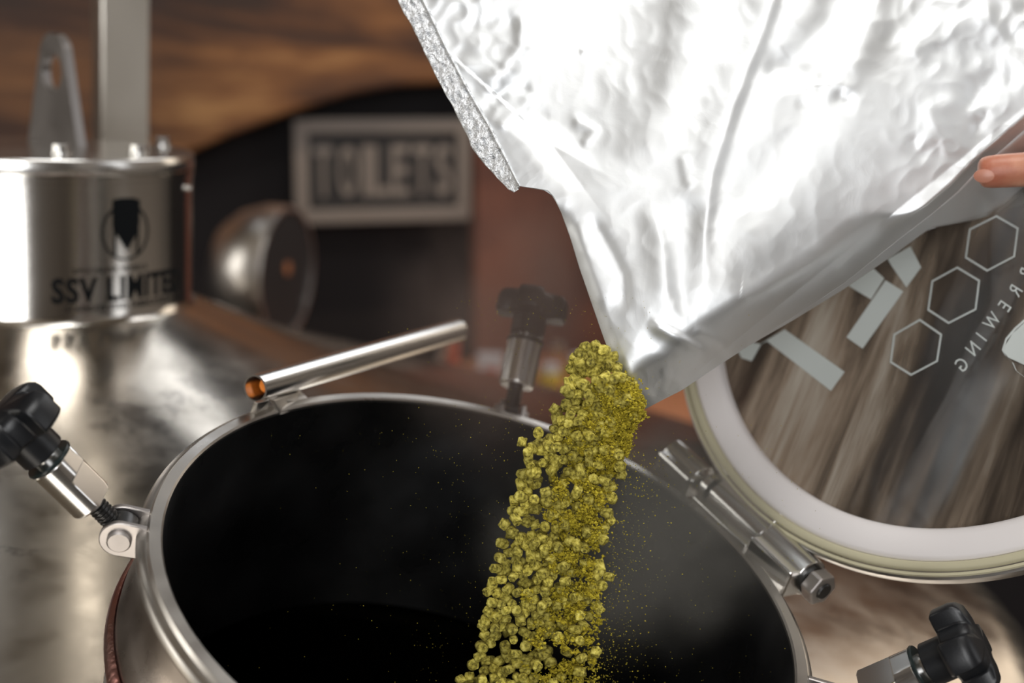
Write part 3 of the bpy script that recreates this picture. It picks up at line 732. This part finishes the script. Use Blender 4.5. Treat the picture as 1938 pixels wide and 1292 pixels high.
solid(mk('side_gusset', V, F, M['foil'], bag, 180), .0003)
# crimped seal strip
SO = [(590, -260), (752, 0), (790, 70), (822, 138), (858, 205), (893, 275), (905, 298), (930, 325), (962, 358), (973, 364), (982, 358)]
SI = [(645, -260), (804, 0), (842, 80), (886, 165), (929, 238), (960, 300), (984, 352)]
V, F = [], []; n1_, n2_ = 420, 26
for j in range(n1_+1):
    t = j/n1_; a = poly_at(SO, t); b = poly_at(SI, t); d1 = bag_depth(b[0], b[1], 0)-.0012
    for i in range(n2_+1):
        s = i/n2_; px = a[0]+(b[0]-a[0])*s; py = a[1]+(b[1]-a[1])*s
        jt = 4.0*noise.noise(Vector((t*26, 1, 1))) if i == 0 else 0
        h = .0005*noise.noise(Vector((px*.10, py*.10, 1)))+.0011*abs(noise.noise(Vector((px*.05, py*.05, 5))))
        if .2 < t < .93: h += .00035*math.sin(t*1250)*math.sin(s*PI*3)**2
        h += -.0012*math.exp(-((s-.92)/.05)**2)
        V.append(P(px+jt, py, d1+h+.002*(1-s)))
for j in range(n1_):
    for i in range(n2_):
        k = j*(n2_+1)+i; F.append((k, k+1, k+n2_+2, k+n2_+1))
solid(mk('seal_strip', V, F, M['seam'], bag, 60), .0006)

# ------------------------------------------------------------------ hand gripping the bag
def skin_mesh(name, chains, mt, parent=None):
    """chains: list of [(point, radius)], first point of later chains is joined to the nearest existing vertex"""
    me = bpy.data.meshes.new(name); V = []; E_ = []; Rr = []
    for ci, ch in enumerate(chains):
        prev = None
        for k, (p, r) in enumerate(ch):
            if ci and k == 0:
                prev = min(range(len(V)), key=lambda i: (V[i]-p).length); continue
            V.append(Vector(p)); Rr.append(r)
            if prev is not None: E_.append((prev, len(V)-1))
            prev = len(V)-1
    me.from_pydata(V, E_, []); o = bpy.data.objects.new(name, me); sc.collection.objects.link(o)
    o.modifiers.new('skin', 'SKIN'); sd = o.modifiers.new('sub', 'SUBSURF'); sd.levels = 2; sd.render_levels = 2
    for i, r in enumerate(Rr):
        r = r if isinstance(r, tuple) else (r, r); me.skin_vertices[0].data[i].radius = r
    me.skin_vertices[0].data[0].use_root = True
    dg = bpy.context.evaluated_depsgraph_get(); m2 = bpy.data.meshes.new_from_object(o.evaluated_get(dg))
    V2 = [v.co.copy() for v in m2.vertices]; F2 = [tuple(p.vertices) for p in m2.polygons]
    bpy.data.objects.remove(o); bpy.data.meshes.remove(me); bpy.data.meshes.remove(m2)
    return mk(name, V2, F2, mt, parent, 180)
wr = P(2330, 400, .885); palm = P(2190, 372, .880)
body = [(P(2900, 700, .93), .040), (P(2600, 520, .90), .034), (wr, .026), (palm, (.030, .022)), (P(2150, 385, .925), (.026, .016))]
thumb = [(palm, .02), (P(2105, 328, .852), .0138), (P(2035, 318, .838), .0124), (P(1970, 319, .832), .0112), (P(1915, 322, .831), .0108), (P(1872, 325, .833), .0106), (P(1848, 328, .835), .0090)]
def finger(y0, x1, y1, L, r):
    return [(P(2150, 385, .925), .015), (P(2130, y0, .962), r*1.1), (P(2130-L*.4, y0+(y1-y0)*.4, .975), r), (P(2130-L*.72, y0+(y1-y0)*.75, .975), r*.93), (P(2130-L, y1, .970), r*.8)]
chs = [body, thumb]
for y0, y1, L, r in ((330, 290, 170, .0088), (375, 330, 185, .0090), (415, 350, 150, .0086), (455, 400, 110, .0076)): chs.append(finger(y0, 0, y1, L, r))
hand = skin_mesh('person', chs, M['skin']); tag(hand, "person's bare hand gripping the right edge of the foil bag, thumb in front", 'person')
# thumb nail
nc = P(1862, 333, .8235); nz = (P(1872, 340, .80)-P(1872, 331, .8345)).normalized()
nx = RT; ny = nz.cross(nx).normalized(); nx = ny.cross(nz)
V, F = [], []
for j in range(9):
    for i in range(17):
        a = 2*PI*i/16; r = j/8; ex = .0058*r*math.cos(a); ey = .0040*r*math.sin(a)
        V.append(nc+nx*ex+ny*ey-nz*(ex*ex*24+ey*ey*50)+nz*.0001)
for j in range(8):
    for i in range(16): k = j*17+i; F.append((k, k+1, k+18, k+17))
tag(mk('thumbnail', V, F, M['nail'], hand, 180), 'short thumbnail')

# ------------------------------------------------------------------ hops
SLft = [(640, 1096), (690, 1072), (740, 1062), (775, 1040), (820, 1000), (845, 984), (900, 984), (950, 962), (1000, 944), (1050, 940), (1100, 916), (1160, 912), (1220, 904), (1262, 880), (1300, 860), (1330, 850), (1420, 830)]
SRgt = [(640, 1140), (700, 1185), (760, 1222), (790, 1212), (820, 1195), (860, 1190), (900, 1180), (950, 1168), (1000, 1160), (1040, 1148), (1080, 1150), (1130, 1140), (1200, 1142), (1260, 1132), (1300, 1125), (1420, 1120)]
def xi(tab, y):
    for (a, b), (c, d) in zip(tab[:-1], tab[1:]):
        if a <= y <= c: return b+(d-b)*(y-a)/(c-a)
    return tab[0][1] if y < tab[0][0] else tab[-1][1]
def dep(y): return .862+.05*(y-650)/640
pel_me = []
for k in range(8):
    V = []; F = []; n = 12; L = .0025+.0004*k*.55; R0 = .0030
    rings = [(.55, -1.), (.9, -.98), (1, -.85), (1.02, -.3), (1, .3), (1, .85), (.88, .98), (.5, 1.)]
    for r, h in rings:
        for i in range(n):
            a = 2*PI*i/n; p = Vector((R0*r*math.cos(a), R0*r*math.sin(a), L*h))
            nn = noise.noise(p*420+Vector((k*7, 0, 0))); p *= 1+.13*nn
            if abs(h) > .9: p.z += .0009*noise.noise(p*700+Vector((k*3, 5, 0)))
            V.append(p)
    for r in range(len(rings)-1):
        for i in range(n): j = (i+1) % n; F.append((r*n+i, r*n+j, (r+1)*n+j, (r+1)*n+i))
    F.append(tuple(range(n))[::-1]); F.append(tuple(range((len(rings)-1)*n, len(rings)*n)))
    me = bpy.data.meshes.new('hop_pellet'); me.from_pydata(V, [], F); me.materials.append(M['hop'])
    for p in me.polygons: p.use_smooth = True
    me.set_sharp_from_angle(angle=math.radians(50)); pel_me.append(me)
rnd = random.Random(11)
pts = []; tries = 0
def wpell(x, y):   # share of pellets (against powder) across the stream
    a, b = xi(SLft, y), xi(SRgt, y); s = (x-a)/(b-a)
    lim = .74 if y < 830 else (.62 if y < 1000 else .56)
    return s, lim
loose = [(988, 836), (1107, 656), (1128, 655), (955, 992), (1152, 1091), (1122, 1112), (873, 1288), (915, 1183), (925, 1118), (917, 1178), (1172, 880)]
LOOSE = ['hop pellet jutting out furthest left, just below the far rim of the manhole', 'topmost hop pellet, round end on, at the top left of the clump',
         'hop pellet tight against the bag edge at the very top of the clump', 'hop pellet at the left edge of the stream near the middle of the opening',
         'lone crumbly hop pellet right of the stream, clear of all others', 'hop pellet on the right edge close to the lone crumbly pellet',
         'lowest hop pellet at the bottom left end of the stream', 'hop pellet on the left edge low in the stream, lower of a close pair',
         'hop pellet sticking out left of the stream above a close pair', 'hop pellet on the left edge low in the stream, upper of a close pair', 'hop pellet on the right edge of the stream level with the rear hinge knuckle']
for x, y in loose: pts.append((x, y, dep(y)-.004))
while len(pts) < 300 and tries < 60000:
    tries += 1; y = rnd.uniform(650, 1300); a, b = xi(SLft, y), xi(SRgt, y); x = rnd.uniform(a+8, b-6)
    s, lim = wpell(x, y)
    if s > lim and rnd.random() > (.55 if y < 760 else .12): continue
    dn = 13.5 if y < 860 else 14.2
    if y > 760 and noise.noise(Vector((x*.02, y*.016, 3))) < -.16 and rnd.random() < .85: continue
    if any((x-p[0])**2+(y-p[1])**2 < dn*dn for p in pts): continue
    pts.append((x, y, dep(y)+rnd.uniform(-.010, .006)))
bands = [(0, 790, 'olive green hop pellet in the dense clump at the bag mouth', 'hop pellets at the bag mouth'),
         (790, 960, 'olive green hop pellet falling across the far edge of the manhole', 'hop pellets in the upper stream'),
         (960, 1130, 'olive green hop pellet falling mid stream against the dark opening', 'hop pellets in the middle of the stream'),
         (1130, 3000, 'olive green hop pellet low in the stream inside the dark opening', 'hop pellets low in the stream')]
for i, (x, y, d) in enumerate(pts):
    o = bpy.data.objects.new('hop_pellet', pel_me[rnd.randrange(8)]); sc.collection.objects.link(o)
    o.location = P(x, y, d)
    o.rotation_euler = (rnd.uniform(0, PI), rnd.uniform(0, PI), rnd.uniform(0, PI)) if rnd.random() < .45 else (PI/2+rnd.gauss(0, .45), 0, rnd.gauss(0, .6))
    s = rnd.uniform(.90, 1.18); o.scale = (s, s, s)
    if i < len(loose):
        tag(o, LOOSE[i], 'hop pellet', 'hop pellets off the edge of the stream'); continue
    for a, b, lb, g in bands:
        if a <= y < b: tag(o, lb, 'hop pellet', g)
# the rest of the pellets, behind the front ones
V, F = [], []
for k in range(240):
    y = rnd.uniform(662, 1420); a, b = xi(SLft, y), xi(SRgt, y); s0 = rnd.uniform(.08, .74 if y > 860 else .85); x = a+(b-a)*s0
    if rnd.random() < (y-800)/700: continue
    me = pel_me[rnd.randrange(8)]; base_ = len(V)
    mt_ = Matrix.Translation(P(x, y, dep(y)+rnd.uniform(.010, .030))) @ Matrix.Rotation(rnd.uniform(0, 6), 4, Vector((rnd.random(), rnd.random(), rnd.random())).normalized()) @ Matrix.Scale(rnd.uniform(.8, 1.05), 4)
    V += [mt_ @ v.co for v in me.vertices]; F += [tuple(base_+q_ for q_ in p.vertices) for p in me.polygons]
o = mk('hop_pellets', V, F, M['hop'], smooth=50); tag(o, 'further olive green hop pellets at the back of the falling stream', 'hop pellets', kind='stuff')
# powder and crumbs on the right flank of the stream
def crumbs(name, items, mt, lab, cat):
    V, F = [], []
    for p, r in items:
        b = len(V)
        for dx, dy, dz in ((1, 0, 0), (-1, 0, 0), (0, 1, 0), (0, -1, 0), (0, 0, 1), (0, 0, -1)):
            V.append(p+Vector((dx, dy, dz))*(r*rnd.uniform(.6, 1.3))+Vector((rnd.uniform(-.3, .3), rnd.uniform(-.3, .3), rnd.uniform(-.3, .3)))*r)
        F += [tuple(b+i for i in f) for f in ((0, 2, 4), (2, 1, 4), (1, 3, 4), (3, 0, 4), (2, 0, 5), (1, 2, 5), (3, 1, 5), (0, 3, 5))]
    o = mk(name, V, F, mt, smooth=0); tag(o, lab, cat, kind='stuff'); return o
it = []
for k in range(560):
    y = rnd.uniform(720, 1400); a, b = xi(SLft, y), xi(SRgt, y)
    s0 = rnd.triangular(.34, 1.0, .80); x = a+(b-a)*s0
    if y > 900 and noise.noise(Vector((x*.022, y*.018, 8))) < -.12 and rnd.random() < .85: continue
    if y > 1000 and rnd.random() < .4: continue
    dd0 = dep(y)+rnd.uniform(-.010, .010); sp = rnd.uniform(3, 10)*(1.15 if y < 860 else .95)
    for q_ in range(rnd.randrange(22, 64)):
        gx_, gy_ = rnd.gauss(0, sp), rnd.gauss(0, sp*.9); it.append((P(x+gx_, y+gy_, dd0+rnd.gauss(0, sp*.0003)), rnd.choice((.0003, .00045, .0006, .0009, .0013))))
for k in range(5000):   # dense cone of powder just under the bag tip
    y = 735+130*rnd.random()**1.3; b = xi(SRgt, y); x = b-rnd.random()**1.2*(85-(y-735)*.25)+rnd.gauss(0, 2)
    it.append((P(x, y, dep(y)+rnd.uniform(-.006, .012)), rnd.choice((.0004, .0006, .0009))))
crumbs('hop_powder', it, M['powder'], 'yellow green hop powder and crumbs on the right side of the falling stream', 'hop powder')
it = []
for k in range(2300):
    y = rnd.uniform(560, 1300); c_ = (xi(SLft, max(650, y))+xi(SRgt, max(650, y)))/2
    x = c_+rnd.gauss(0, 210 if y > 800 else 120)+(60 if y > 900 else -50)
    if x < 430 or x > 1560: continue
    it.append((P(x, y, dep(max(650, y))+rnd.uniform(-.03, .03)), rnd.choice((.00008, .00012, .00016, .00022, .0003))))
for k in range(700):
    y = rnd.uniform(850, 1300); x = xi(SRgt, y)+abs(rnd.gauss(0, 45))
    it.append((P(x, y, dep(y)+rnd.uniform(-.02, .02)), rnd.choice((.0002, .0003, .0005))))
crumbs('hop_dust', it, M['powder'], 'fine yellow dust specks drifting around the falling pellets', 'hop dust')

# drifting dust haze: real scattering volume
def haze(name, c, rx, ry, rz, dens, lab, colr):
    V, F = lathe([(0, -1)]+[(math.cos(a), math.sin(a)) for a in [(-.5+i/10)*PI for i in range(1, 10)]]+[(0, 1)], Vector((0, 0, 0)), Z, 24)
    V = [c+RT*(v.x*rx)+FW*(v.y*ry)+UP*(v.z*rz) for v in V]
    m = bpy.data.materials.new(name); m.use_nodes = True; t = m.node_tree; t.nodes.clear()
    q = N.__new__(N); q.m = m; q.t = t
    out = t.nodes.new('ShaderNodeOutputMaterial'); pv = t.nodes.new('ShaderNodeVolumePrincipled'); pv.inputs['Color'].default_value = (*colr, 1); pv.inputs['Anisotropy'].default_value = .1
    tc = t.nodes.new('ShaderNodeTexCoord'); mp = t.nodes.new('ShaderNodeMapping'); mp.inputs['Scale'].default_value = (1/rx, 1/ry, 1/rz)
    t.links.new(tc.outputs['Object'], mp.inputs[0])
    gr = t.nodes.new('ShaderNodeTexGradient'); gr.gradient_type = 'SPHERICAL'; t.links.new(mp.outputs[0], gr.inputs[0])
    nz = t.nodes.new('ShaderNodeTexNoise'); nz.inputs['Scale'].default_value = 1.6; nz.inputs['Detail'].default_value = 3; t.links.new(mp.outputs[0], nz.inputs['Vector'])
    rp = t.nodes.new('ShaderNodeMapRange'); rp.inputs[1].default_value = .38; rp.inputs[2].default_value = .68; t.links.new(nz.outputs['Fac'], rp.inputs[0])
    a = t.nodes.new('ShaderNodeMath'); a.operation = 'MULTIPLY'; g2_ = t.nodes.new('ShaderNodeMath'); g2_.operation = 'POWER'; g2_.inputs[1].default_value = 2.2; t.links.new(gr.outputs['Fac'], g2_.inputs[0]); t.links.new(g2_.outputs[0], a.inputs[0]); t.links.new(rp.outputs[0], a.inputs[1])
    b = t.nodes.new('ShaderNodeMath'); b.operation = 'MULTIPLY'; b.inputs[1].default_value = dens; t.links.new(a.outputs[0], b.inputs[0]); t.links.new(b.outputs[0], pv.inputs['Density'])
    t.links.new(pv.outputs[0], out.inputs['Volume'])
    o = mk(name, V, F, m, frame=Matrix((RT, FW, UP)).transposed()); tag(o, lab, 'dust', kind='stuff')
haze('dust_haze', P(1010, 560, .97), .13, .06, .15, 50., 'thin brownish dust haze hanging left of the foil bag above the manhole', (.85, .62, .52))
haze('dust_haze', P(1190, 1010, .96), .12, .05, .10, 260., 'pale dust haze inside the manhole right of the pellets', (.86, .80, .70))
